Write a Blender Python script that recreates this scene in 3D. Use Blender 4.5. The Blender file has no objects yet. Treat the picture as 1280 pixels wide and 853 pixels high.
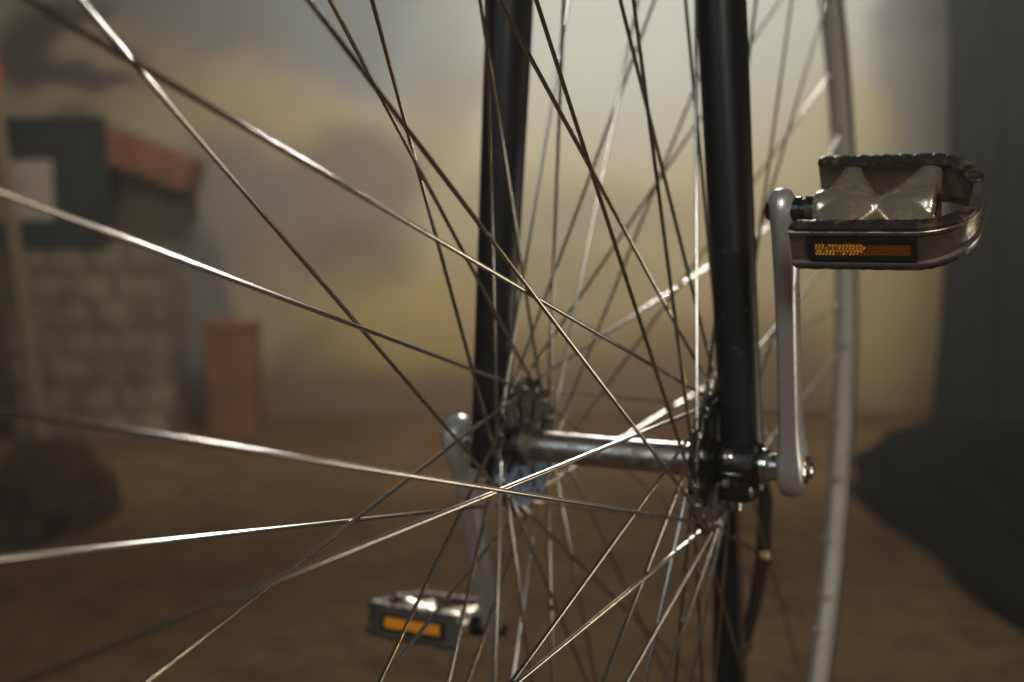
import bpy, bmesh, math, random
from mathutils import Vector, Matrix

random.seed(11)
scene = bpy.context.scene
col = scene.collection
CM = 0.01
FLOOR_Z = -0.615

# ------------------------------------------------------------------ camera
cam_data = bpy.data.cameras.new("camera")
cam = bpy.data.objects.new("camera", cam_data)
col.objects.link(cam)
R_ = Vector((0.89234, 0.451268, -0.009275))
U_ = Vector((-0.041663, 0.102812, 0.993828))
F_ = Vector((-0.449437, 0.886446, -0.110545))
rot = Matrix((R_, U_, -F_)).transposed()
cam.matrix_world = Matrix.Translation((0.271617, -0.665017, 0.144667)) @ rot.to_4x4()
cam_data.lens = 44.765
cam_data.sensor_width = 36.0
cam_data.clip_start = 0.01
cam_data.clip_end = 40.0
cam_data.dof.use_dof = True
cam_data.dof.focus_distance = 0.54
cam_data.dof.aperture_fstop = 6.1
scene.camera = cam

# ------------------------------------------------------------------ world and lamps (indoors, low key)
world = bpy.data.worlds.new("World")
scene.world = world
world.use_nodes = True
bg = world.node_tree.nodes["Background"]
bg.inputs[0].default_value = (1.0, 0.95, 0.84, 1)
bg.inputs[1].default_value = 0.024


def area_lamp(name, loc, target, size, size_y, power, color, spread=180):
    l = bpy.data.lights.new(name, 'AREA')
    l.shape = 'RECTANGLE'
    l.size, l.size_y = size, size_y
    l.energy = power
    l.color = color
    l.spread = math.radians(spread)
    o = bpy.data.objects.new(name, l)
    col.objects.link(o)
    o.location = loc
    d = Vector(target) - Vector(loc)
    o.rotation_euler = d.to_track_quat('-Z', 'Y').to_euler()
    return o


# room frame: right (RH) and forward (FH) on the floor, origin under the camera
RH = Vector((0.891912, 0.452208, 0.0))
FH = Vector((-0.452208, 0.891912, 0.0))
C0 = Vector((0.271617, -0.665017, 0.0))


def room(r, f, z):
    """a point of the room: metres to the right of the camera, ahead of it, and world height"""
    return C0 + RH * r + FH * f + Vector((0, 0, z))


area_lamp("ceiling_spot", room(0.40, 3.35, 1.22), (0, 0, 0), 0.4, 0.25, 14.5, (1.0, 0.97, 0.92), 110)
area_lamp("floor_lamp", room(2.2, 1.3, -0.42), (0, 0, -0.05), 0.5, 0.2, 1.6, (1.0, 0.9, 0.76), 110)
area_lamp("amber_lamp", room(2.77, 1.64, -0.13), (0.0, -0.25, -0.22), 0.08, 0.08, 0.07, (1.0, 0.6, 0.14), 34)
area_lamp("front_lamp", room(0.35, -2.0, 1.55), (0.05, 0, 0.05), 0.6, 0.6, 14, (1.0, 0.96, 0.88), 120)
area_lamp("left_fill", room(-1.5, -0.9, 1.3), (0, 0, 0), 0.8, 0.8, 10, (0.8, 0.9, 1.0))
area_lamp("wall_wash", room(0.42, 2.6, 1.5), room(0.2, 4.4, 0.25), 2.2, 0.4, 35, (1.0, 0.96, 0.85), 112)

scene.view_settings.view_transform = 'Standard'
scene.view_settings.look = 'None'
scene.view_settings.exposure = 0
scene.view_settings.gamma = 1
scene.view_settings.use_curve_mapping = False


# ------------------------------------------------------------------ materials
class NT:
    def __init__(self, name):
        self.m = bpy.data.materials.new(name)
        self.m.use_nodes = True
        self.t = self.m.node_tree
        self.b = self.t.nodes["Principled BSDF"]

    def n(self, typ, **kw):
        x = self.t.nodes.new(typ)
        for k, v in kw.items():
            setattr(x, k, v)
        return x

    def l(self, a, b):
        self.t.links.new(a, b)

    def coord(self):
        return self.n('ShaderNodeTexCoord').outputs['Object']

    def noise(self, scale, detail=4, rough=0.55, vec=None):
        x = self.n('ShaderNodeTexNoise')
        x.inputs['Scale'].default_value = scale
        x.inputs['Detail'].default_value = detail
        x.inputs['Roughness'].default_value = rough
        self.l(vec if vec is not None else self.coord(), x.inputs['Vector'])
        return x.outputs['Fac']

    def ramp(self, fac, stops):
        r = self.n('ShaderNodeValToRGB')
        e = r.color_ramp.elements
        while len(e) < len(stops):
            e.new(0.5)
        for i, (p, c) in enumerate(stops):
            e[i].position = p
            e[i].color = (c, c, c, 1) if not isinstance(c, tuple) else (*c, 1)
        self.l(fac, r.inputs[0])
        return r.outputs[0]

    def mix(self, fac, a, b):
        x = self.n('ShaderNodeMix', data_type='RGBA')
        if isinstance(fac, (int, float)):
            x.inputs[0].default_value = fac
        else:
            self.l(fac, x.inputs[0])
        for s, v in ((x.inputs[6], a), (x.inputs[7], b)):
            if isinstance(v, tuple):
                s.default_value = (*v, 1)
            else:
                self.l(v, s)
        return x.outputs[2]

    def bump(self, h, strength, dist):
        x = self.n('ShaderNodeBump')
        x.inputs['Strength'].default_value = strength
        x.inputs['Distance'].default_value = dist
        self.l(h, x.inputs['Height'])
        self.l(x.outputs[0], self.b.inputs['Normal'])


def metal(name, base, dirt, rough, rough2, scale, lo=0.5, hi=0.68, metallic=1.0, bump=0.3, bdist=0.0004, bscale=None):
    k = NT(name)
    f = k.noise(scale, 6, 0.65)
    mask = k.ramp(f, [(lo, 0.0), (hi, 1.0)])
    f2 = k.noise(scale * 4.3, 4, 0.6)
    c = k.mix(mask, base, dirt)
    k.l(c, k.b.inputs['Base Color'])
    r = k.ramp(mask, [(0.0, rough), (1.0, rough2)])
    k.l(r, k.b.inputs['Roughness'])
    mt = k.ramp(mask, [(0.0, metallic), (1.0, metallic * 0.25)])
    k.l(mt, k.b.inputs['Metallic'])
    k.bump(k.noise(bscale, 3, 0.6) if bscale else f2, bump, bdist)
    return k.m


def plain(name, base, rough, metallic=0.0, var=0.25, scale=60, bump=0.2, bdist=0.0005, spec=0.5):
    k = NT(name)
    f = k.noise(scale, 5, 0.6)
    dk = tuple(x * (1 - var) for x in base)
    lt = tuple(min(1, x * (1 + var)) for x in base)
    k.l(k.mix(k.ramp(f, [(0.3, 0.0), (0.7, 1.0)]), dk, lt), k.b.inputs['Base Color'])
    k.b.inputs['Roughness'].default_value = rough
    k.b.inputs['Metallic'].default_value = metallic
    k.b.inputs['Specular IOR Level'].default_value = spec
    k.bump(f, bump, bdist)
    return k.m


M = {}
k = NT("spoke_steel")
_m = k.ramp(k.noise(230, 6, 0.65), [(0.58, 0.0), (0.74, 1.0)])
k.l(k.mix(_m, (0.52, 0.50, 0.45), (0.16, 0.11, 0.06)), k.b.inputs['Base Color'])
k.b.inputs['Metallic'].default_value = 1.0
k.l(k.ramp(_m, [(0.0, 0.23), (1.0, 0.36)]), k.b.inputs['Roughness'])
k.b.inputs['Anisotropic'].default_value = 0.85
_t = k.n('ShaderNodeTangent', direction_type='UV_MAP', uv_map='wire')
k.l(_t.outputs[0], k.b.inputs['Tangent'])
M['spoke'] = k.m
M['nipple'] = metal("nipple_nickel", (0.6, 0.58, 0.52), (0.2, 0.15, 0.1), 0.25, 0.5, 300)
M['chrome'] = metal("worn_chrome", (0.55, 0.53, 0.5), (0.10, 0.07, 0.04), 0.16, 0.5, 120, 0.55, 0.72, bump=0.25)
M['hub_shell'] = metal("hub_shell_steel", (0.50, 0.47, 0.43), (0.20, 0.14, 0.09), 0.3, 0.5, 90, 0.5, 0.7, bump=0.7, bdist=0.0006)
k = NT("flange_dark_steel")
_m = k.ramp(k.noise(130, 6, 0.65), [(0.42, 0.0), (0.62, 1.0)])
_c = k.mix(_m, (0.075, 0.075, 0.078), (0.02, 0.017, 0.014))
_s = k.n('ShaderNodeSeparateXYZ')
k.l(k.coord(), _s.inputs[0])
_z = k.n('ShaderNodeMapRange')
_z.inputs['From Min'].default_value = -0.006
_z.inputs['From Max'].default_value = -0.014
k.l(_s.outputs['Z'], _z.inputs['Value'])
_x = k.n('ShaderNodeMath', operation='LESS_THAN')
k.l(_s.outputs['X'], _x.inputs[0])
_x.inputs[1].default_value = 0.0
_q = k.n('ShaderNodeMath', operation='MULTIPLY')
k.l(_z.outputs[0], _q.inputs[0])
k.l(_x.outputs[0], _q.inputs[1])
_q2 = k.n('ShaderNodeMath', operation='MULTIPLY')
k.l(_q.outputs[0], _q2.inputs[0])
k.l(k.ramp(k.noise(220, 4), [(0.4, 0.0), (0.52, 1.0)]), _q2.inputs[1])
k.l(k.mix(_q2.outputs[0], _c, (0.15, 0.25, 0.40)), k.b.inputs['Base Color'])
k.b.inputs['Metallic'].default_value = 0.7
k.l(k.ramp(_m, [(0.0, 0.34), (1.0, 0.6)]), k.b.inputs['Roughness'])
k.bump(k.noise(400, 4), 0.4, 0.0004)
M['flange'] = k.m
M['crank'] = metal("crank_alloy", (0.56, 0.56, 0.54), (0.24, 0.2, 0.15), 0.33, 0.55, 85, 0.56, 0.76, metallic=0.6, bump=0.35, bdist=0.0003)
M['pedal'] = metal("pedal_cast_alloy", (0.70, 0.62, 0.48), (0.20, 0.125, 0.055), 0.26, 0.44, 100, 0.56, 0.76, metallic=0.82, bump=0.4, bdist=0.0005)
M['barrel'] = M['pedal']
M['pedal'] = metal("pedal_cage_alloy", (0.27, 0.25, 0.215), (0.09, 0.062, 0.035), 0.34, 0.55, 80, 0.5, 0.66, metallic=0.85, bump=0.4, bdist=0.0005)
M['tread'] = metal("pedal_tread_grime", (0.035, 0.032, 0.028), (0.16, 0.11, 0.055), 0.42, 0.65, 110, 0.48, 0.66, metallic=0.3, bump=0.8, bdist=0.0009, bscale=260)
M['fork'] = metal("fork_black_paint", (0.008, 0.0085, 0.009), (0.07, 0.062, 0.05), 0.40, 0.62, 150, 0.64, 0.74, metallic=0.0, bump=0.3, bdist=0.0003)
M['black_steel'] = metal("black_oiled_steel", (0.02, 0.019, 0.018), (0.06, 0.045, 0.03), 0.26, 0.5, 110, 0.55, 0.7, metallic=0.4, bump=0.4)
M['brass'] = metal("brass", (0.40, 0.29, 0.14), (0.2, 0.13, 0.06), 0.42, 0.55, 120)
M['rim'] = metal("rim_grey_enamel", (0.50, 0.47, 0.40), (0.40, 0.36, 0.29), 0.5, 0.6, 25, 0.5, 0.75, metallic=0.25, bump=0.3)
M['rubber'] = plain("tyre_rubber", (0.04, 0.037, 0.034), 0.6, scale=90)
M['black_plastic'] = plain("black_plastic", (0.016, 0.015, 0.015), 0.32, scale=200)


def lens_mat(name, colr, rough, em=0):
    k = NT(name)
    f = k.noise(500, 3)
    k.l(k.mix(f, tuple(x * 0.7 for x in colr), colr), k.b.inputs['Base Color'])
    k.b.inputs['Roughness'].default_value = rough
    k.b.inputs['Specular IOR Level'].default_value = 0.25
    return k.m


M['amber'] = lens_mat("amber_prism", (1.0, 0.40, 0.02), 0.35)  # light returned by the reflector, painted in as a brighter amber
M['amber_dull'] = lens_mat("amber_prism_dull", (0.22, 0.065, 0.012), 0.4)  # same lens outside the glow, painted darker
M['pole'] = plain("pale_wood", (0.13, 0.095, 0.052), 0.7, scale=20)
M['red'] = plain("red_paint", (0.42, 0.05, 0.03), 0.5, scale=20)
M['board'] = plain("black_board", (0.013, 0.0135, 0.013), 0.7, scale=15, spec=0.2)
M['paper'] = plain("greyish_paper", (0.27, 0.225, 0.18), 0.8, scale=14, var=0.15)
M['orange'] = plain("orange_brown_paint", (0.13, 0.042, 0.011), 0.8, scale=9, var=0.4)
M['curtain'] = plain("dark_cloth", (0.016, 0.018, 0.021), 0.9, scale=12, spec=0.15)
M['rock'] = plain("black_rock", (0.0055, 0.005, 0.0048), 0.9, scale=14, var=0.6, spec=0.0)


# ------------------------------------------------------------------ mesh helpers (centimetres in, metres out)
def finish(name, bm, mat, parent=None, smooth=True, auto=40, base=None):
    me = bpy.data.meshes.new(name)
    bmesh.ops.recalc_face_normals(bm, faces=bm.faces[:])
    bmesh.ops.scale(bm, vec=(CM, CM, CM), verts=bm.verts[:])
    bm.to_mesh(me)
    bm.free()
    o = bpy.data.objects.new(name, me)
    col.objects.link(o)
    mats = mat if isinstance(mat, (list, tuple)) else [mat]
    for x in mats:
        me.materials.append(M[x])
    if smooth:
        me.polygons.foreach_set('use_smooth', [True] * len(me.polygons))
        try:
            me.set_sharp_from_angle(angle=math.radians(auto))
        except Exception:
            pass
    if parent is not None:
        o.parent = parent
        o.matrix_parent_inverse = Matrix.Translation(-parent_base(parent))
    return o


BASES = {}


def parent_base(p):
    v = Vector((0, 0, 0))
    while p is not None:
        v = v + BASES.get(p.name, Vector((0, 0, 0)))
        p = None
    return v


def tag(o, label=None, cat=None, group=None, kind=None):
    if label: o['label'] = label
    if cat: o['category'] = cat
    if group: o['group'] = group
    if kind: o['kind'] = kind
    return o


def root(name, base, label, cat):
    o = bpy.data.objects.new(name, None)
    col.objects.link(o)
    o.location = base
    o.empty_display_size = 0.05
    BASES[o.name] = Vector(base)
    return tag(o, label, cat)


def rings(bm, rows, closed=True, cap0=True, cap1=True, mi=0):
    """skin a list of vertex rings"""
    vs = [[bm.verts.new(p) for p in row] for row in rows]
    n = len(vs[0])
    for a, b in zip(vs, vs[1:]):
        for i in range(n if closed else n - 1):
            j = (i + 1) % n
            f = bm.faces.new((a[i], a[j], b[j], b[i]))
            f.material_index = mi
    if cap0:
        bm.faces.new(vs[0]).material_index = mi
    if cap1:
        bm.faces.new(vs[-1][::-1]).material_index = mi
    return vs


def frame(d):
    d = d.normalized()
    up = Vector((0, 0, 1)) if abs(d.z) < 0.9 else Vector((0, 1, 0))
    a = d.cross(up).normalized()
    return a, a.cross(d).normalized()


def tube(bm, pts, radii, seg=16, squash=1.0, mi=0, uv=None):
    pts = [Vector(p) for p in pts]
    rows = []
    a0 = None
    for i, p in enumerate(pts):
        d = (pts[min(i + 1, len(pts) - 1)] - pts[max(i - 1, 0)]).normalized()
        if a0 is None:
            a, b = frame(d)
        else:
            a = (a0 - d * a0.dot(d)).normalized()
            b = d.cross(a) * -1
            b = a.cross(d)
        a0 = a
        r = radii[i] if isinstance(radii, (list, tuple)) else radii
        rows.append([p + a * (r * math.cos(t)) + b * (r * squash * math.sin(t))
                     for t in (2 * math.pi * k / seg for k in range(seg))])
    vs = rings(bm, rows, mi=mi)
    if uv is not None:
        num = {}
        for i, row in enumerate(vs):
            for q, v in enumerate(row):
                num[v] = (i, q)
        for f in bm.faces:
            if len(f.verts) == 4 and all(v in num for v in f.verts):
                qs = [num[l.vert][1] for l in f.loops]
                wrap = max(qs) - min(qs) > 2
                for l in f.loops:
                    i, q = num[l.vert]
                    l[uv].uv = ((q + (seg if wrap and q == 0 else 0)) / seg, i / len(vs))


def lathe_x(bm, prof, seg=48, center=(0, 0), caps=True, mi=0):
    """revolve (x, r) about the wheel axle"""
    rows = [[Vector((x, center[0] + r * math.cos(2 * math.pi * k / seg), center[1] + r * math.sin(2 * math.pi * k / seg)))
             for k in range(seg)] for x, r in prof]
    rings(bm, rows, cap0=caps, cap1=caps, mi=mi)


def lathe_ring(bm, prof, seg=180, mi=0):
    """closed profile revolved about the axle (rim, tyre)"""
    rows = [[Vector((x, r * math.sin(2 * math.pi * k / seg), r * math.cos(2 * math.pi * k / seg))) for x, r in prof]
            for k in range(seg)]
    rows.append(rows[0])
    vs = [[bm.verts.new(p) for p in row] for row in rows[:-1]]
    vs.append(vs[0])
    n = len(prof)
    for a, b in zip(vs, vs[1:]):
        for i in range(n):
            j = (i + 1) % n
            bm.faces.new((a[i], a[j], b[j], b[i])).material_index = mi


def box(bm, c, s, ax=None, bevel=0.0, mi=0):
    ax = ax or (Vector((1, 0, 0)), Vector((0, 1, 0)), Vector((0, 0, 1)))
    c = Vector(c)
    r = bmesh.ops.create_cube(bm, size=1.0)
    m = Matrix((ax[0] * s[0], ax[1] * s[1], ax[2] * s[2])).transposed().to_4x4()
    bmesh.ops.transform(bm, matrix=Matrix.Translation(c) @ m, verts=r['verts'])
    fs = {f for v in r['verts'] for f in v.link_faces}
    for f in fs:
        f.material_index = mi
    if bevel:
        es = {e for v in r['verts'] for e in v.link_edges}
        bmesh.ops.bevel(bm, geom=list(es), offset=bevel, segments=2, affect='EDGES', profile=0.5)


def bead(bm, c, r):
    x = bmesh.ops.create_icosphere(bm, subdivisions=1, radius=r)
    s = Vector((random.uniform(.7, 1.4), random.uniform(.7, 1.4), random.uniform(.7, 1.4)))
    bmesh.ops.scale(bm, vec=s, verts=x['verts'])
    bmesh.ops.translate(bm, vec=c, verts=x['verts'])


def hexbolt(bm, c, d, r, h):
    d = Vector(d).normalized()
    a, b = frame(d)
    c = Vector(c)
    rows = []
    for t, k in ((0, 1), (h * 0.8, 1), (h, 0.86)):
        rows.append([c + d * t + (a * math.cos(q) + b * math.sin(q)) * r * k for q in (math.pi / 3 * i for i in range(6))])
    rings(bm, rows)


def dome(bm, c, d, r, h, seg=20):
    d = Vector(d).normalized()
    a, b = frame(d)
    c = Vector(c)
    rows = []
    for i in range(7):
        t = i / 6 * math.pi / 2
        rr = max(r * math.cos(t), 0.02)
        rows.append([c + d * (h * math.sin(t)) + (a * math.cos(q) + b * math.sin(q)) * rr
                     for q in (2 * math.pi * k / seg for k in range(seg))])
    rings(bm, rows)


def sup(t, n):
    c, s = math.cos(t), math.sin(t)
    return (math.copysign(abs(c) ** (2 / n), c), math.copysign(abs(s) ** (2 / n), s))


# ------------------------------------------------------------------ the high-wheel bicycle
bike = root("high_wheel_bicycle", (0, 0, FLOOR_Z),
            "high-wheel bicycle with steel spokes, black fork blades and alloy cranks and pedals", "bicycle")

RIM_R = 59.0
# rim: hollow nickel channel, tyre seated in it
bm = bmesh.new()
prof = [(-0.82, 59.9), (-0.86, 59.7), (-0.75, 59.2), (-0.45, 58.85), (0, 58.7), (0.45, 58.85), (0.75, 59.2), (0.86, 59.7), (0.82, 59.9), (0.5, 59.7), (0, 59.5), (-0.5, 59.7)]
lathe_ring(bm, prof, 220)
rim = finish("rim", bm, 'rim', bike, auto=60)
bm = bmesh.new()
lathe_ring(bm, [(1.12 * math.cos(t), 60.4 + 1.1 * math.sin(t)) for t in (2 * math.pi * k / 16 for k in range(16))], 220)
tyre = finish("tyre", bm, 'rubber', rim)

# hub: barrel, flanges, spindle
FL = 5.79
bm = bmesh.new()
lathe_x(bm, [(-FL - .1, 1.25), (-FL + .6, 1.25), (-FL + .75, .93), (-2, 0.9), (2, 0.9), (FL - .75, .93), (FL - .6, 1.25), (FL + .1, 1.25)], 40)
hub = finish("hub_barrel", bm, 'hub_shell', bike)


def flange(sx):
    bm = bmesh.new()
    nt, r0, r1 = 240, 1.0, 3.86
    rs = [1.0 + (3.86 - 1.0) * i / 30 for i in range(31)]

    def hole(r, a):
        for k in range(8):
            a0 = 2 * math.pi * (k + .5) / 8
            da = (a - a0 + math.pi) % (2 * math.pi) - math.pi
            if (da * r / 0.33) ** 2 + ((r - 2.2) / 0.68) ** 2 < 1:
                return True
        for k in range(16):      # drilled spoke holes between the heads
            a0 = 2 * math.pi * (k + .25) / 16
            da = (a - a0 + math.pi) % (2 * math.pi) - math.pi
            if (da * r / 0.1) ** 2 + ((r - 3.1) / 0.1) ** 2 < 1:
                return True
        return False
    grid = {}

    def v(i, j, s):
        j %= nt
        key = (i, j, s)
        if key not in grid:
            a = 2 * math.pi * j / nt
            r = rs[i]
            if i == len(rs) - 1:
                r += 0.17 * math.cos(a * 32) ** 3
            grid[key] = bm.verts.new((sx * (FL + s * 0.14), r * math.sin(a), r * math.cos(a)))
        return grid[key]
    solid = [[not hole((rs[i] + rs[i + 1]) / 2, 2 * math.pi * (j + .5) / nt) for j in range(nt)] for i in range(len(rs) - 1)]
    for i in range(len(rs) - 1):
        for j in range(nt):
            if not solid[i][j]:
                continue
            for s in (-1, 1):
                bm.faces.new((v(i, j, s), v(i + 1, j, s), v(i + 1, j + 1, s), v(i, j + 1, s)))
            if i == 0 or not solid[i - 1][j]:
                bm.faces.new((v(i, j, -1), v(i, j + 1, -1), v(i, j + 1, 1), v(i, j, 1)))
            if i == len(rs) - 2 or not solid[i + 1][j]:
                bm.faces.new((v(i + 1, j, -1), v(i + 1, j + 1, -1), v(i + 1, j + 1, 1), v(i + 1, j, 1)))
            if not solid[i][(j - 1) % nt]:
                bm.faces.new((v(i, j, -1), v(i + 1, j, -1), v(i + 1, j, 1), v(i, j, 1)))
            if not solid[i][(j + 1) % nt]:
                bm.faces.new((v(i, j + 1, -1), v(i + 1, j + 1, -1), v(i + 1, j + 1, 1), v(i, j + 1, 1)))
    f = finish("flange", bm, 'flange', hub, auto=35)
    bm = bmesh.new()
    lathe_x(bm, [(sx * (FL + .2), 0.62), (sx * 9.4, 0.62)], 24)
    finish("axle_spindle", bm, 'brass', hub)
    bm = bmesh.new()
    # locknut collar beside the flange
    lathe_x(bm, [(sx * (FL + .15), 1.1), (sx * (FL + .35), 1.15), (sx * (FL + .5), 0.9)], 32)
    finish("locknut", bm, 'black_steel', hub)


flange(1)
flange(-1)

# spokes: hub and rim angle in degrees of each (measured from the top, away from the camera)
SPOKES = {
    ('R', 1): [(272.28, 12.01), (301.95, 35.46), (324.36, 56.66), (346.94, 80.03), (9.45, 102.96), (31.95, 125.46), (54.45, 147.96), (75.95, 172.36), (97.89, 195.42), (118.3, 217.4), (140.35, 238.56), (154.68, 260.02), (185.54, 282.9), (212.46, 305.2), (232.84, 327.5), (253.58, 349.78)],
    ('R', -1): [(89.04, 24.15), (111.57, 45.24), (134.04, 69.15), (156.87, 90.0), (179.04, 114.15), (201.54, 136.65), (224.04, 159.15), (239.08, 181.28), (258.58, 204.31), (281.49, 226.76), (306.12, 249.6), (335.78, 271.96), (1.6, 293.92), (29.01, 315.99), (47.6, 338.46), (66.8, 0.71)],
    ('L', 1): [(268.75, 7.51), (290.3, 30.18), (307.71, 52.28), (332.18, 74.4), (357.71, 97.18), (26.3, 117.5), (48.74, 142.25), (70.39, 164.51), (91.6, 185.64), (113.48, 208.13), (138.3, 231.0), (161.2, 254.22), (182.96, 277.38), (205.48, 299.77), (211.28, 322.03), (240.05, 344.7)],
    ('L', -1): [(73.24, 19.57), (97.62, 41.9), (120.67, 64.12), (146.75, 86.11), (173.51, 108.61), (200.14, 131.01), (224.92, 153.99), (246.33, 178.27), (266.97, 199.13), (288.43, 221.99), (311.29, 242.88), (340.61, 265.49), (352.31, 288.75), (16.68, 311.31), (32.09, 334.8), (54.63, 357.3)],
}
HOLE_R = 3.457
nip_bm = bmesh.new()
rows = []
for z, r in ((-1.7, .13), (-1.65, .17), (-.35, .17), (-.2, .24), (.1, .24)):
    rows.append([Vector((r * math.cos(math.pi / 5 * k), r * math.sin(math.pi / 5 * k), z)) for k in range(10)])
rings(nip_bm, rows)
nip_me = bpy.data.meshes.new("nipple")
bmesh.ops.recalc_face_normals(nip_bm, faces=nip_bm.faces[:])
bmesh.ops.scale(nip_bm, vec=(CM, CM, CM), verts=nip_bm.verts[:])
nip_bm.to_mesh(nip_me)
nip_me.materials.append(M['nipple'])
for (side, sg), lst in SPOKES.items():
    sx = 1 if side == 'R' else -1
    for ha, ra in lst:
        ha, ra = math.radians(ha), math.radians(ra)
        P0 = Vector((sx * (FL + sg * 0.25), HOLE_R * math.sin(ha), HOLE_R * math.cos(ha)))
        P1 = Vector((sx * 0.25, 58.75 * math.sin(ra), 58.75 * math.cos(ra)))
        D = P1 - P0
        L = D.length
        d = D.normalized()
        bm = bmesh.new()
        uvl = bm.loops.layers.uv.new('wire')
        # elbow out of the flange, then the straight wire, slightly wandering
        xin = Vector((-sx * sg, 0, 0))
        pts = [P0 + xin * 0.52, P0 + xin * 0.15, P0 + xin * 0.04 + d * 0.05, P0 + d * 0.22]
        rad = [0.1, 0.1, 0.103, 0.1]
        a, b = frame(d)
        n = 30
        ph, am = random.uniform(0, 6.28), random.uniform(0.0, 0.05)
        for i in range(1, n + 1):
            t = i / n
            w = math.sin(math.pi * t)
            pts.append(P0 + D * t + (a * math.sin(ph) + b * math.cos(ph)) * (am * w))
            rad.append(0.1 * random.uniform(0.994, 1.006))
        tube(bm, pts, rad, 12, uv=uvl)
        dome(bm, P0 + xin * 0.40, xin, 0.19, 0.14, 10)
        for i in range(random.randint(5, 10)):      # grit and blisters on the wire
            t = random.uniform(0.03, 0.95)
            q = random.uniform(0, 6.28)
            bead(bm, P0 + D * t + (a * math.cos(q) + b * math.sin(q)) * 0.1, random.uniform(0.022, 0.05))
        sp = finish("spoke", bm, 'spoke', bike, auto=60)
        npl = bpy.data.objects.new("nipple", nip_me)
        col.objects.link(npl)
        npl.parent = sp
        zq = d.to_track_quat('Z', 'Y').to_matrix().to_4x4()
        npl.matrix_parent_inverse = Matrix.Identity(4)
        npl.matrix_basis = Matrix.Translation((P0 + D) * CM) @ zq

# ------------------------------------------------------------------ fork: two blades meeting in a crown above the wheel
BL = {1: (7.416, -0.0559, 0.143, -0.0043), -1: (7.692, -0.0595, -0.81, 0.0077)}


def blade_at(s, z):
    A, B, Cc, Dd = BL[s]
    return Vector((s * (A + B * z), Cc + Dd * z, z))


for s in (1, -1):
    bm = bmesh.new()
    rows = []
    zs = [-1.3, -0.9, 0.4, 1.6, 3, 6, 10, 16, 22, 30, 40, 50, 58, 63]
    for z in zs:
        p = blade_at(s, z)
        rx = 1.13 + 0.17 * min(1, max(0, z / 22.0))
        ry = 1.05 + 0.45 * min(1, max(0, z / 22.0))
        rows.append([p + Vector((rx * math.cos(t), ry * math.sin(t), 0)) for t in (2 * math.pi * k / 32 for k in range(32))])
    rings(bm, rows)
    fb = finish("fork_blade", bm, 'fork', bike)
    # bearing lug at the blade's foot
    x0 = s * 7.45
    bm = bmesh.new()
    lathe_x(bm, [(x0 - 1.0, 1.2), (x0 - .9, 1.45), (x0 - .35, 1.55), (x0 + .35, 1.55), (x0 + .9, 1.45), (x0 + 1.05, 1.2)], 40)
    box(bm, (x0, -0.2, -1.15), (1.7, 2.3, 1.5), bevel=0.3)
    finish("bearing_lug", bm, 'black_steel', fb)
    bm = bmesh.new()
    dome(bm, (x0 - .5, -1.05, 0.62), (0, -.75, .65), 0.6, 0.42)
    hexbolt(bm, (x0 - .4, -1.42, -0.75), (0, -1, 0), 0.3, 0.3)
    box(bm, (x0 - .15, -1.46, -0.28), (1.15, 0.2, 0.14), bevel=0.04)
    finish("clamp_bolt", bm, 'chrome', fb)
    bm = bmesh.new()
    for q in range(4):
        lathe = []
        for t in range(12):
            lathe.append(Vector((0.45 * math.cos(t * math.pi / 6), 0.45 * math.sin(t * math.pi / 6), 0)))
        z0 = -1.9 - q * 0.13
        rr = 1.0 if q % 2 == 0 else 0.86
        rows = [[Vector((x0 - .3, -.5, z0)) + v * rr for v in lathe], [Vector((x0 - .3, -.5, z0 - .12)) + v * rr for v in lathe]]
        rings(bm, rows)
    finish("clamp_nut", bm, 'chrome', fb)
    bm = bmesh.new()
    lathe_x(bm, [(s * 8.35, 0.7), (s * 8.45, 0.92), (s * 8.75, 1.0), (s * 9.0, 0.9), (s * 9.1, 0.75), (s * 9.6, 0.72)], 32)
    finish("spacer_nut", bm, 'chrome', fb)
bm = bmesh.new()
pts = [blade_at(1, 62.5), blade_at(1, 64.6) + Vector((-.4, 0, 0)), Vector((1.8, 0, 65.6)), Vector((0, 0, 65.8)), Vector((-1.8, 0, 65.6)), blade_at(-1, 64.6) + Vector((.4, 0, 0)), blade_at(-1, 62.5)]
tube(bm, pts, [1.35, 1.5, 1.6, 1.7, 1.6, 1.5, 1.35], 24)
tube(bm, [(0, 0, 65.5), (0, 0, 76)], 1.7, 24)
finish("fork_crown", bm, 'fork', bike)

# ------------------------------------------------------------------ cranks and pedals
TH = 0.4054
LEN = 15.03


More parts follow.
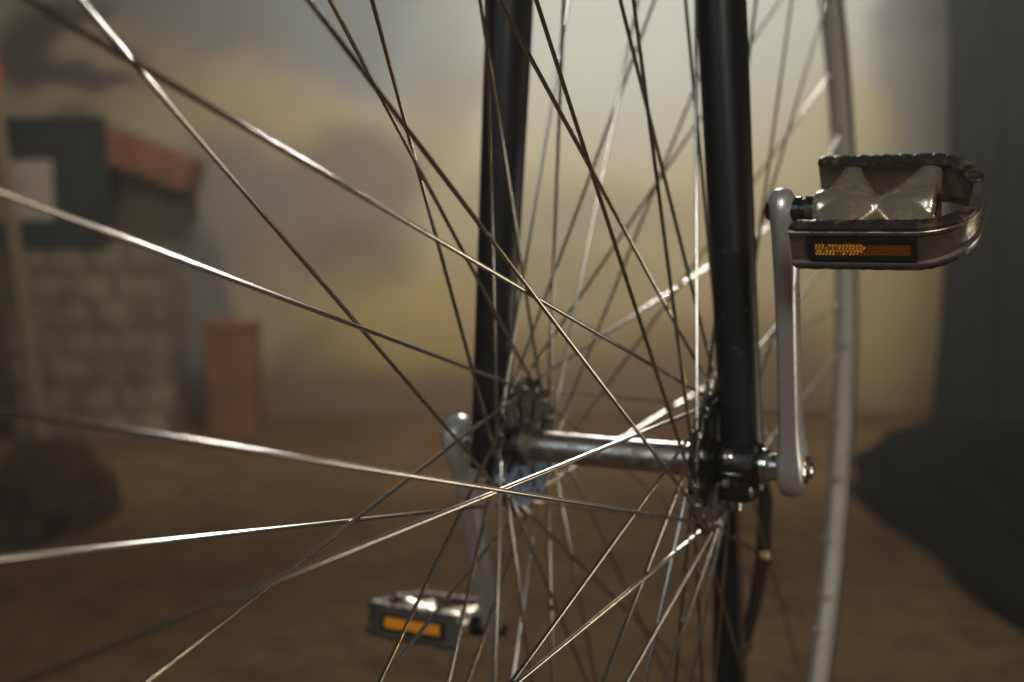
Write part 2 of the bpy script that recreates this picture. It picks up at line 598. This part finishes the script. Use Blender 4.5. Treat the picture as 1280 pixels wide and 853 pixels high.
def crank(s):
    arm = Vector((0, -math.sin(TH) * s, math.cos(TH) * s))
    e = Vector((0, math.cos(TH), math.sin(TH)))
    # t, half width in the wheel plane, centre x, half thickness, squareness
    S = [(-1.42, .45, 10.25, .45, 2.4), (-1.3, .85, 10.25, .6, 3), (-1.0, 1.18, 10.25, .68, 4.5), (0, 1.42, 10.25, .71, 6), (.9, 1.32, 10.26, .69, 6), (1.7, 1.1, 10.3, .58, 6), (2.8, 1.02, 10.36, .54, 6), (4.5, .96, 10.48, .51, 6),
         (8, .92, 10.72, .51, 5.5), (11, .88, 10.9, .54, 4.5), (12.6, .94, 11.02, .62, 3.4), (13.8, 1.02, 11.1, .68, 2.8), (14.8, 1.06, 11.12, .74, 2.5), (15.5, .9, 11.1, .7, 2.4), (15.95, .6, 11.08, .52, 2.2), (16.1, .25, 11.05, .25, 2)]
    rows = []
    nk = 0.68 if s > 0 else 0.5
    for t, w, x, h, n in S:
        c = arm * t + Vector((s * x, 0, 0))
        rows.append([c + Vector((s * h * sup(q, n * nk)[0], 0, 0)) + e * (w * sup(q, n * nk)[1]) for q in (2 * math.pi * k / 40 for k in range(40))])
    bm = bmesh.new()
    rings(bm, rows)
    ck = finish("crank", bm, 'crank', bike, auto=50)
    bm = bmesh.new()
    lathe_x(bm, [(s * 10.9, .78), (s * 11.0, .78), (s * 11.06, .6), (s * 11.02, .5), (s * 11.25, .46), (s * 11.33, .3)], 24)
    finish("crank_bolt", bm, 'chrome', ck)
    # threaded eye behind the pedal spindle
    c = arm * LEN
    bm = bmesh.new()
    lathe_x(bm, [(s * 10.3, .42), (s * 10.44, .5)], 24, center=(c.y, c.z))
    finish("pedal_eye", bm, 'black_steel', ck)
    return arm


def pedal(s, tilt):
    arm = Vector((0, -math.sin(TH) * s, math.cos(TH) * s))
    O = arm * LEN + Vector((s * 11.85, 0, 0))
    u = Vector((s, 0, 0))
    v = Vector((0, math.cos(tilt), math.sin(tilt)))
    w = Vector((0, -math.sin(tilt), math.cos(tilt)))

    def P(a, b, c):
        return O + u * a + v * b + w * c
    VH, H = 3.15, 0.95
    U0, UA, RC = 0.35, 5.65, 2.4

    def path(n_arc=10):
        """plan of the cage: front plate, round outer end, rear plate; yields (u, v, nu, nv)"""
        out = []
        for i in range(9):
            out.append((U0 + (UA - U0) * i / 8, -VH, 0, -1))
        for i in range(1, n_arc + 1):
            a = -math.pi / 2 + math.pi / 2 * i / n_arc
            out.append((UA + RC * math.cos(a), -(VH - RC) + RC * math.sin(a), math.cos(a), math.sin(a)))
        for i in range(1, n_arc + 1):
            a = math.pi / 2 * i / n_arc
            out.append((UA + RC * math.cos(a), (VH - RC) + RC * math.sin(a), math.cos(a), math.sin(a)))
        for i in range(1, 9):
            out.append((UA + (U0 - UA) * i / 8, VH, 0, 1))
        return out
    pa = path()
    bm = bmesh.new()
    # wall section: a thin plate with a lip top and bottom, lower round the outer end
    rows = []
    for (a, b, na, nb) in pa:
        hh = H - 0.22 * max(0, na) ** 2
        sec = [(-.24, hh), (.2, hh), (.27, hh - .08), (.27, hh - .2), (.12, hh - .28), (.12, -hh + .28), (.27, -hh + .2), (.27, -hh + .06), (.2, -hh), (-.24, -hh), (-.14, -hh + .25), (-.14, hh - .25)]
        rows.append([P(a + na * o, b + nb * o, c) for o, c in sec])
    rings(bm, rows)
    # cast body: four flared arms joining the barrel to the plates
    bmb = bmesh.new()
    for sv in (-1, 1):
        for uc0, uc1, b0, b1 in ((2.35, 2.0, 1.5, .40), (4.95, 5.78, 1.45, .46)):
            rows = []
            for i in range(13):
                t = i / 12
                fl = (1 - t) ** 1.15
                hu = b1 + (b0 - b1) * fl
                hw = .46 + .42 * (1 - t) ** 1.5
                uc = uc0 + (uc1 - uc0) * t
                wc = (.42 if sv > 0 else .05) * t
                rows.append([P(uc + hu * sup(q, 2.4)[0], sv * (.25 + 2.85 * t), wc + hw * sup(q, 2.4)[1]) for q in (2 * math.pi * j / 32 for j in range(32))])
            rings(bmb, rows)
    pd = finish("pedal", bm, 'pedal', bike, auto=38)
    # barrel round the spindle, fused with the arms
    prof = [(0.72, .5), (0.8, .86), (1.1, .98), (1.8, .94), (2.8, 0.76), (3.65, .68), (4.6, .80), (5.4, 1.02), (6.0, 1.16), (6.3, 1.12), (6.36, .6)]
    rows = [[P(a, r * math.cos(q), r * math.sin(q)) for q in (2 * math.pi * j / 36 for j in range(36))] for a, r in prof]
    rings(bmb, rows)
    bo = finish("barrel", bmb, 'barrel', pd, auto=180)
    md = bo.modifiers.new("fuse", 'REMESH')
    md.mode = 'VOXEL'
    md.voxel_size = 0.00075
    md.use_smooth_shade = True
    ms = bo.modifiers.new("soften", 'SMOOTH')
    ms.factor = 0.5
    ms.iterations = 9
    bm = bmesh.new()
    rows = [[P(a, r * math.cos(q), r * math.sin(q)) for q in (2 * math.pi * j / 30 for j in range(30))] for a, r in ((6.1, .82), (6.38, .8), (6.42, .6), (6.43, .2))]
    rings(bm, rows)
    finish("end_cap", bm, 'black_plastic', pd)
    bm = bmesh.new()
    prof = [(-.5, .5), (-.35, .5), (-.3, .66), (.1, .68), (.12, .58), (.35, .58), (.38, .72), (.95, .7)]
    rows = [[P(a, r * math.cos(q), r * math.sin(q)) for q in (2 * math.pi * j / 28 for j in range(28))] for a, r in prof]
    rings(bm, rows)
    finish("spindle", bm, 'black_steel', pd, auto=30)
    # gripping tread strips along the plates' upper and lower edges
    for sv in (-1, 1):
        seq = [p for p in pa if p[1] * sv > 0.9]
        if sv > 0:
            seq = seq[::-1]
        fine = []
        for (p, q) in zip(seq, seq[1:]):
            m = 6
            for i in range(m):
                t = i / m
                fine.append(tuple(p[j] + (q[j] - p[j]) * t for j in range(4)))
        fine.append(seq[-1])
        for sw in (1, -1):
            bm = bmesh.new()
            rows = []
            for i, (a, b, na, nb) in enumerate(fine):
                e_ = min(1, i / 3, (len(fine) - 1 - i) / 4)
                e_ = 0.35 + 0.65 * math.sqrt(max(e_, 0))
                hh = H - 0.22 * max(0, na) ** 2
                top = 0.20 + (0.018 * math.sin(i * 0.75) + random.uniform(-.022, .022))
                o1, o2 = -.5 * e_, .24 * e_
                o1 += random.uniform(-.03, .03)
                sec = [(o1, hh - .05), (o1, hh + top * e_ * .7), (o1 + .12, hh + top * e_), (o2 - .12, hh + top * e_), (o2, hh + top * e_ * .7), (o2, hh - .05)]
                rows.append([P(a + na * o, b + nb * o, c * sw) for o, c in sec])
            rings(bm, rows)
            finish("tread_strip", bm, 'tread', pd, auto=50)
    # reflectors in their black frames, front and rear plate
    for sv in (-1, 1):
        c0, c1, d0, d1 = 1.15, 5.95, -.56, .56
        bm = bmesh.new()
        yo = VH + .10

        def Q(a, o, c):
            return P(a, sv * (yo + o), c)
        outer = [(c0, d0), (c1, d0), (c1, d1), (c0, d1)]
        inner = [(c0 + .3, d0 + .17), (c1 - .2, d0 + .17), (c1 - .2, d1 - .17), (c0 + .3, d1 - .17)]
        A = [[bm.verts.new(Q(a, o, c)) for a, c in outer] for o in (0, .2)]
        B = [[bm.verts.new(Q(a, o, c)) for a, c in inner] for o in (.2, .06)]
        for i in range(4):
            j = (i + 1) % 4
            bm.faces.new((A[0][i], A[0][j], A[1][j], A[1][i]))
            bm.faces.new((A[1][i], A[1][j], B[0][j], B[0][i]))
            bm.faces.new((B[0][i], B[0][j], B[1][j], B[1][i]))
        bm.faces.new(B[1])
        rf = finish("reflector_frame", bm, 'black_plastic', pd, smooth=False)
        a0, a1, e0, e1 = c0 + .32, c1 - .22, d0 + .19, d1 - .19
        bm = bmesh.new()
        nx, nz = 28, 5
        dx, dz = (a1 - a0) / nx, (e1 - e0) / nz
        for i in range(nx):
            for j in range(nz):
                x0 = a0 + dx * i
                z0 = e0 + dz * j
                base = [bm.verts.new(Q(x, .08, z)) for x, z in ((x0, z0), (x0 + dx, z0), (x0 + dx, z0 + dz), (x0, z0 + dz))]
                lit = (s < 0) or (i + (j % 2) * .5 < nx * .5 + random.uniform(-.6, .6))  # cells coloured as if they return light
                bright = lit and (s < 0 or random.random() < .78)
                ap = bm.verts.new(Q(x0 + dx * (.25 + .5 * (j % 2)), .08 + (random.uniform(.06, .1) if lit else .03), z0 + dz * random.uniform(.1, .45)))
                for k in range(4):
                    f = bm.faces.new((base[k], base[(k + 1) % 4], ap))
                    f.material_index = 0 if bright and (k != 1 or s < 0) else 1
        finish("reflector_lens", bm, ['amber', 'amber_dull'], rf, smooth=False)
    return pd


for s, tl in ((1, math.radians(30)), (-1, math.radians(-9))):
    crank(s)
    pedal(s, tl)

# ------------------------------------------------------------------ setting: floor and painted backdrop
k = NT("brown_floor")
f1 = k.noise(1.3, 6, 0.6)
f2 = k.noise(14, 6, 0.65)
c1 = k.mix(k.ramp(f1, [(0.3, 0.0), (0.7, 1.0)]), (0.090, 0.050, 0.023), (0.165, 0.097, 0.047))
c2 = k.mix(k.ramp(f2, [(0.45, 0.0), (0.75, 1.0)]), c1, (0.045, 0.029, 0.017))
k.l(c2, k.b.inputs['Base Color'])
k.b.inputs['Roughness'].default_value = 0.9
k.b.inputs['Specular IOR Level'].default_value = 0.04
k.bump(f2, 0.3, 0.004)
M['floor'] = k.m
bm = bmesh.new()
N = 40
q = []
for (r, f) in ((-5, -3), (5, -3), (5, 4.6), (-5, 4.6)):
    q.append(bm.verts.new(room(r, f, FLOOR_Z) * 100))
bm.faces.new(q)
tag(finish("floor", bm, 'floor', smooth=False), "dark brown floor under the bicycle and backdrop", kind='structure')

# mural: soft painted scenery (flat print) in wall metres: x right, z up
k = NT("mural_paint")
co = k.n('ShaderNodeTexCoord').outputs['Object']
nz = k.n('ShaderNodeTexNoise')
nz.inputs['Scale'].default_value = 2.6
nz.inputs['Detail'].default_value = 6
k.l(co, nz.inputs['Vector'])
sb = k.n('ShaderNodeVectorMath', operation='SUBTRACT')
k.l(nz.outputs['Color'], sb.inputs[0])
sb.inputs[1].default_value = (.5, .5, .5)
sc = k.n('ShaderNodeVectorMath', operation='MULTIPLY')
k.l(sb.outputs[0], sc.inputs[0])
sc.inputs[1].default_value = (.34, 0, .34)
ad = k.n('ShaderNodeVectorMath', operation='ADD')
k.l(co, ad.inputs[0])
k.l(sc.outputs[0], ad.inputs[1])
wp = ad.outputs[0]
sep = k.n('ShaderNodeSeparateXYZ')
k.l(wp, sep.inputs[0])
mr = k.n('ShaderNodeMapRange')
mr.inputs['From Min'].default_value = -0.7
mr.inputs['From Max'].default_value = 0.9
k.l(sep.outputs['Z'], mr.inputs['Value'])
cur = k.ramp(mr.outputs[0], [(0.08, (0.115, 0.064, 0.030)), (0.20, (0.19, 0.122, 0.06)), (0.34, (0.31, 0.24, 0.13)), (0.5, (0.34, 0.285, 0.165)), (0.75, (0.35, 0.315, 0.215)), (1.0, (0.40, 0.42, 0.395))])


def px(x, y):
    return ((x - 640) * 0.0027, 0.82 - 0.00279 * y)


def blob(cur, colr, x, y, rx, ry, rot=0, soft=0.5, amt=1.0, rect=False):
    X, Z = px(x, y)
    mp = k.n('ShaderNodeMapping', vector_type='TEXTURE')
    mp.inputs['Location'].default_value = (X, 0, Z)
    mp.inputs['Rotation'].default_value = (0, math.radians(rot), 0)
    mp.inputs['Scale'].default_value = (rx * 0.0027, 1e3, ry * 0.0028)
    k.l(wp, mp.inputs['Vector'])
    if rect:
        ab = k.n('ShaderNodeVectorMath', operation='ABSOLUTE')
        k.l(mp.outputs[0], ab.inputs[0])
        s3 = k.n('ShaderNodeSeparateXYZ')
        k.l(ab.outputs[0], s3.inputs[0])
        mx = k.n('ShaderNodeMath', operation='MAXIMUM')
        k.l(s3.outputs[0], mx.inputs[0])
        k.l(s3.outputs[2], mx.inputs[1])
        val = mx.outputs[0]
    else:
        ln = k.n('ShaderNodeVectorMath', operation='LENGTH')
        k.l(mp.outputs[0], ln.inputs[0])
        val = ln.outputs['Value']
    m = k.n('ShaderNodeMapRange', interpolation_type='SMOOTHSTEP')
    m.inputs['From Min'].default_value = 1 - soft
    m.inputs['From Max'].default_value = 1 + soft
    m.inputs['To Min'].default_value = amt
    m.inputs['To Max'].default_value = 0
    k.l(val, m.inputs['Value'])
    return k.mix(m.outputs[0], cur, colr)


BLOBS = [
    ((0.115, 0.118, 0.115), 270, 10, 330, 95, 0, .45, .95),
    ((0.15, 0.16, 0.165), 470, 20, 150, 110, 25, .5, .8),
    ((0.27, 0.20, 0.11), 190, 130, 110, 60, 0, .5, .9),
    ((0.30, 0.22, 0.115), 330, 150, 150, 70, 10, .5, .8),
    ((0.13, 0.105, 0.08), 430, 225, 95, 80, -10, .4, .9),
    ((0.115, 0.105, 0.095), 290, 260, 90, 110, 0, .45, .85),
    ((0.12, 0.085, 0.06), 440, 310, 80, 45, 0, .4, .85),
    ((0.08, 0.055, 0.042), 395, 445, 60, 70, 0, .4, .9),
    ((0.30, 0.21, 0.07), 490, 400, 120, 80, 0, .5, .7),
    ((0.21, 0.165, 0.10), 90, 95, 150, 90, 0, .4, .9),
    ((0.025, 0.024, 0.021), 70, 28, 80, 20, -22, .5, .95),
    ((0.03, 0.028, 0.024), 20, 70, 45, 30, 10, .5, .9),
    ((0.03, 0.029, 0.025), 95, 95, 75, 16, 14, .5, .9),
    ((0.04, 0.038, 0.032), 60, 150, 60, 22, -8, .5, .85),
    ((0.05, 0.045, 0.038), 150, 60, 30, 14, 30, .5, .7),
    ((0.075, 0.07, 0.065), 245, 400, 40, 130, 0, .3, .9),
    ((0.12, 0.045, 0.022), 420, 520, 260, 55, 0, .5, .9),
    ((0.33, 0.35, 0.335), 820, 60, 240, 110, 0, .6, .8),
    ((0.22, 0.19, 0.15), 690, 255, 140, 45, 0, .6, .5),
    ((0.25, 0.20, 0.15), 790, 265, 180, 35, 0, .6, .5),
    ((0.10, 0.105, 0.11), 1160, 110, 60, 130, 0, .6, .75),
    ((0.11, 0.115, 0.12), 1150, 20, 50, 25, 0, .5, .6),
    ((0.27, 0.20, 0.08), 1130, 380, 90, 150, 0, .5, .7),
    ((0.30, 0.24, 0.09), 1080, 150, 60, 50, 0, .5, .4),
    ((0.14, 0.115, 0.085), 560, 130, 40, 90, 10, .5, .35),
    ((0.16, 0.125, 0.085), 700, 330, 120, 25, 3, .5, .35),
    ((0.13, 0.085, 0.045), 750, 500, 330, 45, 0, .7, .7),
    ((0.15, 0.12, 0.08), 1110, 270, 50, 40, 0, .5, .5),
    ((0.17, 0.13, 0.075), 340, 330, 30, 60, 0, .4, .5),
]
for b_ in BLOBS:
    cur = blob(cur, *b_)
gr = k.noise(35, 5, 0.7)
cur = k.mix(k.ramp(gr, [(0.4, 0.0), (0.8, 0.25)]), cur, (0.12, 0.10, 0.07))
k.l(cur, k.b.inputs['Base Color'])
k.b.inputs['Roughness'].default_value = 0.7
M['mural'] = k.m
bm = bmesh.new()
box(bm, (0, 5, 95), (900, 10, 312))
wall = finish("wall", bm, 'mural', smooth=False)
wall.matrix_world = Matrix.Translation(room(0, 4.4, 0)) @ Matrix((RH, FH, Vector((0, 0, 1)))).transposed().to_4x4()
tag(wall, "wall painted with a blurred tan and grey scenery mural", kind='structure')


def place(o, r, f, z=None, yaw=0):
    o.matrix_world = Matrix.Translation(room(r, f, FLOOR_Z if z is None else z)) @ Matrix((RH, FH, Vector((0, 0, 1)))).transposed().to_4x4() @ Matrix.Rotation(math.radians(yaw), 4, 'Z')


# leaning pole at the far left, red tip
pole = root("wooden_pole", (0, 0, 0), "pale round wooden pole leaning at the far left with a red top", "pole")
bm = bmesh.new()
tube(bm, [(0, 0, 0), (-4, 0, 50), (-9, 0, 106)], [2.3, 2.2, 2.0], 16)
finish("shaft", bm, 'pole', pole)
bm = bmesh.new()
tube(bm, [(-9, 0, 106.2), (-9.6, 0, 112), (-10.6, 0, 124)], [2.0, 2.6, 2.4], 16)
finish("red_tip", bm, 'red', pole)
place(pole, -1.31, 3.5)

# black notice board on a stone pier, with a paper pinned to it
pier = root("stone_pier", (0, 0, 0), "rough grey-brown masonry pier at the left under the black board", "pier")
M['stone'] = plain("grey_brown_stone", (0.12, 0.095, 0.06), 0.85, scale=7, var=0.6, bump=0.6, bdist=0.01)
M['mortar'] = plain("dark_mortar", (0.10, 0.08, 0.054), 0.9, scale=12)
bm = bmesh.new()
box(bm, (0, 0, 31), (47, 26, 62))
finish("mortar_core", bm, 'mortar', pier, smooth=False)
for row in range(7):
    n = 3 if row % 2 else 4
    w = 50.0 / n
    for i in range(n):
        bm = bmesh.new()
        ww = w - 1.2 - random.uniform(0, .8)
        box(bm, (-25 + w * (i + .5) + random.uniform(-1.5, 1.5), -11.2 + random.uniform(-.45, .25), 4.6 + row * 8.9), (ww + random.uniform(-1.2, .8), 5, 8.5 + random.uniform(-.5, .3)), bevel=0.35)
        finish("stone", bm, 'stone', pier, auto=30)
place(pier, -1.34, 4.15)
board = root("notice_board", (0, 0, 0), "square black notice board standing on the stone pier at the left", "board")
bm = bmesh.new()
box(bm, (0, 0, 20), (39, 5, 40), bevel=0.6)
finish("panel", bm, 'board', board, smooth=False)
bm = bmesh.new()
for sx in (-1, 1):
    box(bm, (sx * 18.6, -2.8, 20), (2, 1.6, 40.4), bevel=0.3)
for zz in (1, 39):
    box(bm, (0, -2.8, zz), (35, 1.5, 2), bevel=0.3)
finish("board_frame", bm, 'board', board, smooth=False)
place(board, -1.46, 4.03, 0.012)
bm = bmesh.new()
box(bm, (0, 0, 9.2), (18, 0.3, 18.4))
paper = finish("paper_notice", bm, 'paper', smooth=False)
tag(paper, "blank pale paper sheet fixed to the black notice board", "paper")
place(paper, -1.515, 3.998, 0.095)

beam = root("orange_awning", (0, 0, 0), "sloping orange-brown awning board beside the black notice board", "awning")
bm = bmesh.new()
ax = (Vector((.93, 0, -.36)), Vector((0, 1, 0)), Vector((.36, 0, .93)))
box(bm, (0, 0, 0), (33, 22, 11), ax, bevel=0.8)
finish("board", bm, 'orange', beam, smooth=False)
bm = bmesh.new()
box(bm, (-13, 6, -7), (2.5, 9, 12), bevel=0.3)
finish("bracket", bm, 'board', beam, smooth=False)
bm = bmesh.new()
box(bm, (12, 6, -15), (2.5, 9, 12), bevel=0.3)
finish("bracket", bm, 'board', beam, smooth=False)
place(beam, -1.19, 4.22, 0.29)

post = root("orange_post", (0, 0, 0), "short square orange-brown post on the floor right of the stone pier", "post")
bm = bmesh.new()
box(bm, (0, 0, 17.5), (15.5, 14, 35), bevel=0.6)
finish("shaft", bm, 'orange', post, smooth=False)
bm = bmesh.new()
box(bm, (0, 0, 36), (17, 15.5, 2), bevel=0.5)
finish("cap", bm, 'orange', post, smooth=False)
place(post, -0.915, 4.15)

# dark drape at the right edge
bm = bmesh.new()
rows = []
nn = 120
for i in range(nn + 1):
    x = 95.0 * i / nn
    y = 2.6 * math.sin(x * 0.23 + 1.5 * math.sin(x * .07)) + 1.0 * math.sin(x * 0.61 + 2 * math.sin(x * .13)) + 7.0 * math.sin(x * .09 + .6)
    rows.append((x, y))
vs = []
for z in (0, 30, 60, 90, 120, 160, 210):
    kz = 1 - 0.12 * (1 - z / 210)
    vs.append([bm.verts.new((x * kz + 3 * math.sin(z * .02 + x * .05), y * (1.1 - z / 420), z)) for x, y in rows])
for a, b in zip(vs, vs[1:]):
    for i in range(nn):
        bm.faces.new((a[i], a[i + 1], b[i + 1], b[i]))
geo = bmesh.ops.solidify(bm, geom=bm.faces[:], thickness=0.6)
curtain = finish("curtain", bm, 'curtain')
tag(curtain, "dark grey hanging curtain with soft folds at the right edge", "curtain")
place(curtain, 1.31, 3.9)


# black cloth heaped on the floor, lower right
def heap(sx, sy, sz, r, f, yaw, label, seed=0):
    from mathutils import noise
    bm = bmesh.new()
    bmesh.ops.create_icosphere(bm, subdivisions=6, radius=1.0)
    for v in bm.verts:
        c = v.co.copy()
        d = 1 + 0.20 * noise.noise(c * 1.6 + Vector((3 + seed, 7, 1))) + 0.08 * noise.noise(c * 3.7 + Vector((9, 2, 4)))
        q = Vector((c.x * 9 + 2 * noise.noise(c * 2.0), c.y * 3.0, c.z * 2))
        d += 0.035 * math.sin(q.x + 2.5 * noise.noise(c * 2.2 + Vector((1, 5, 8)))) + 0.012 * noise.noise(q * 2.2)
        v.co = c * d
        v.co.x *= sx
        v.co.y *= sy
        v.co.z = max(v.co.z, -0.12 - 0.02 * noise.noise(c * 5)) * sz + 0.12 * sz
    o = finish("black_cloth", bm, 'cloth', auto=180)
    tag(o, label, "cloth")
    place(o, r, f, yaw=yaw)


M['cloth'] = plain("black_cloth_weave", (0.007, 0.0064, 0.006), 0.95, scale=40, var=0.5, spec=0.0)
heap(52, 125, 19, 1.34, 2.55, 0, "large heap of black cloth lying on the floor at the lower right below the curtain")
heap(13, 26, 16, -1.12, 3.0, 0, "small dark cloth bundle on the floor at the lower left by the pole", 11)
bpy.data.objects["black_cloth.001"].data.materials[0] = plain("dark_brown_cloth", (0.042, 0.029, 0.018), 0.95, scale=40, spec=0.0)

# upright of a stand behind the hub, with a brass slotted screw and a steel bolt
stand = root("display_stand", (0, 0, 0), "black steel display stand behind the right fork blade with a brass screw", "stand")
M['stand2'] = plain("stand_black", (0.008, 0.008, 0.008), 0.6, scale=30, spec=0.2)
bm = bmesh.new()
tube(bm, [(-1.4, -1.3, -45), (-1.6, -1.3, -8), (-1.95, -1.1, 13)], [1.3, 1.15, .85], 16)
finish("leg", bm, 'stand2', stand)
bm = bmesh.new()
box(bm, (-1, -1.2, -45), (24, 24, 1.0), bevel=0.2)
finish("foot_plate", bm, 'stand2', stand, smooth=False)
bm = bmesh.new()
tube(bm, [(-1.6, -.9, 12.4), (-0.4, -.4, 13.2), (0.5, 0, 12.2), (0.95, 0, 9.5), (0.85, 0, 5.6), (0.3, -.2, 2.4), (-0.5, -.6, -.4), (-1.5, -1.1, -4.0)], [.4, .45, .5, .52, .5, .45, .42, .4], 14)
M['stand3'] = plain("stand_brown", (0.030, 0.022, 0.014), 0.8, scale=30, spec=0.1)
finish("strap", bm, 'stand3', stand)
bm = bmesh.new()
tube(bm, [(-1.2, -1.2, -0.6), (-0.2, -.5, -0.5)], [.3, .42], 10)
finish("tab", bm, 'stand2', stand)
bm = bmesh.new()
for sx in (-1, 1):
    arc = [Vector((0.42 * math.cos(t), 0, 0.42 * math.sin(t))) for t in (math.radians(-70 + 140 * i / 10) for i in range(11))]
    rr = [[Vector((sx * (p.x * (1 - .35 * kk)), -.6 - .28 * kk, p.z * (1 - .35 * kk))) for p in arc] for kk in (0, .6, 1)]
    rings(bm, rr)
bmesh.ops.rotate(bm, cent=(0, 0, 0), matrix=Matrix.Rotation(math.radians(-22), 3, 'X'), verts=bm.verts[:])
bmesh.ops.translate(bm, vec=(0.8, 0, 5.6), verts=bm.verts[:])
finish("slotted_screw", bm, 'brass', stand, auto=30)
bm = bmesh.new()
hexbolt(bm, (-0.35, -.8, -0.5), (0, -1, 0), 0.42, 0.3)
finish("bolt", bm, 'chrome', stand, auto=30)
place(stand, 0.164, 0.86, FLOOR_Z + 0.456)

# thin haze in the room air
hz = bpy.data.materials.new("haze_air")
hz.use_nodes = True
nt = hz.node_tree
nt.nodes.clear()
out = nt.nodes.new('ShaderNodeOutputMaterial')
pv = nt.nodes.new('ShaderNodeVolumePrincipled')
pv.inputs['Color'].default_value = (0.95, 0.92, 0.80, 1)
pv.inputs['Density'].default_value = 0.023
pv.inputs['Anisotropy'].default_value = 0.3
nt.links.new(pv.outputs[0], out.inputs['Volume'])
M['haze'] = hz
bm = bmesh.new()
box(bm, (0, 80, 45), (1060, 900, 420))
haze = finish("haze", bm, 'haze', smooth=False)
haze.matrix_world = Matrix.Translation(room(0, 0, 0)) @ Matrix((RH, FH, Vector((0, 0, 1)))).transposed().to_4x4()
tag(haze, "thin warm haze filling the air of the room", kind='stuff')
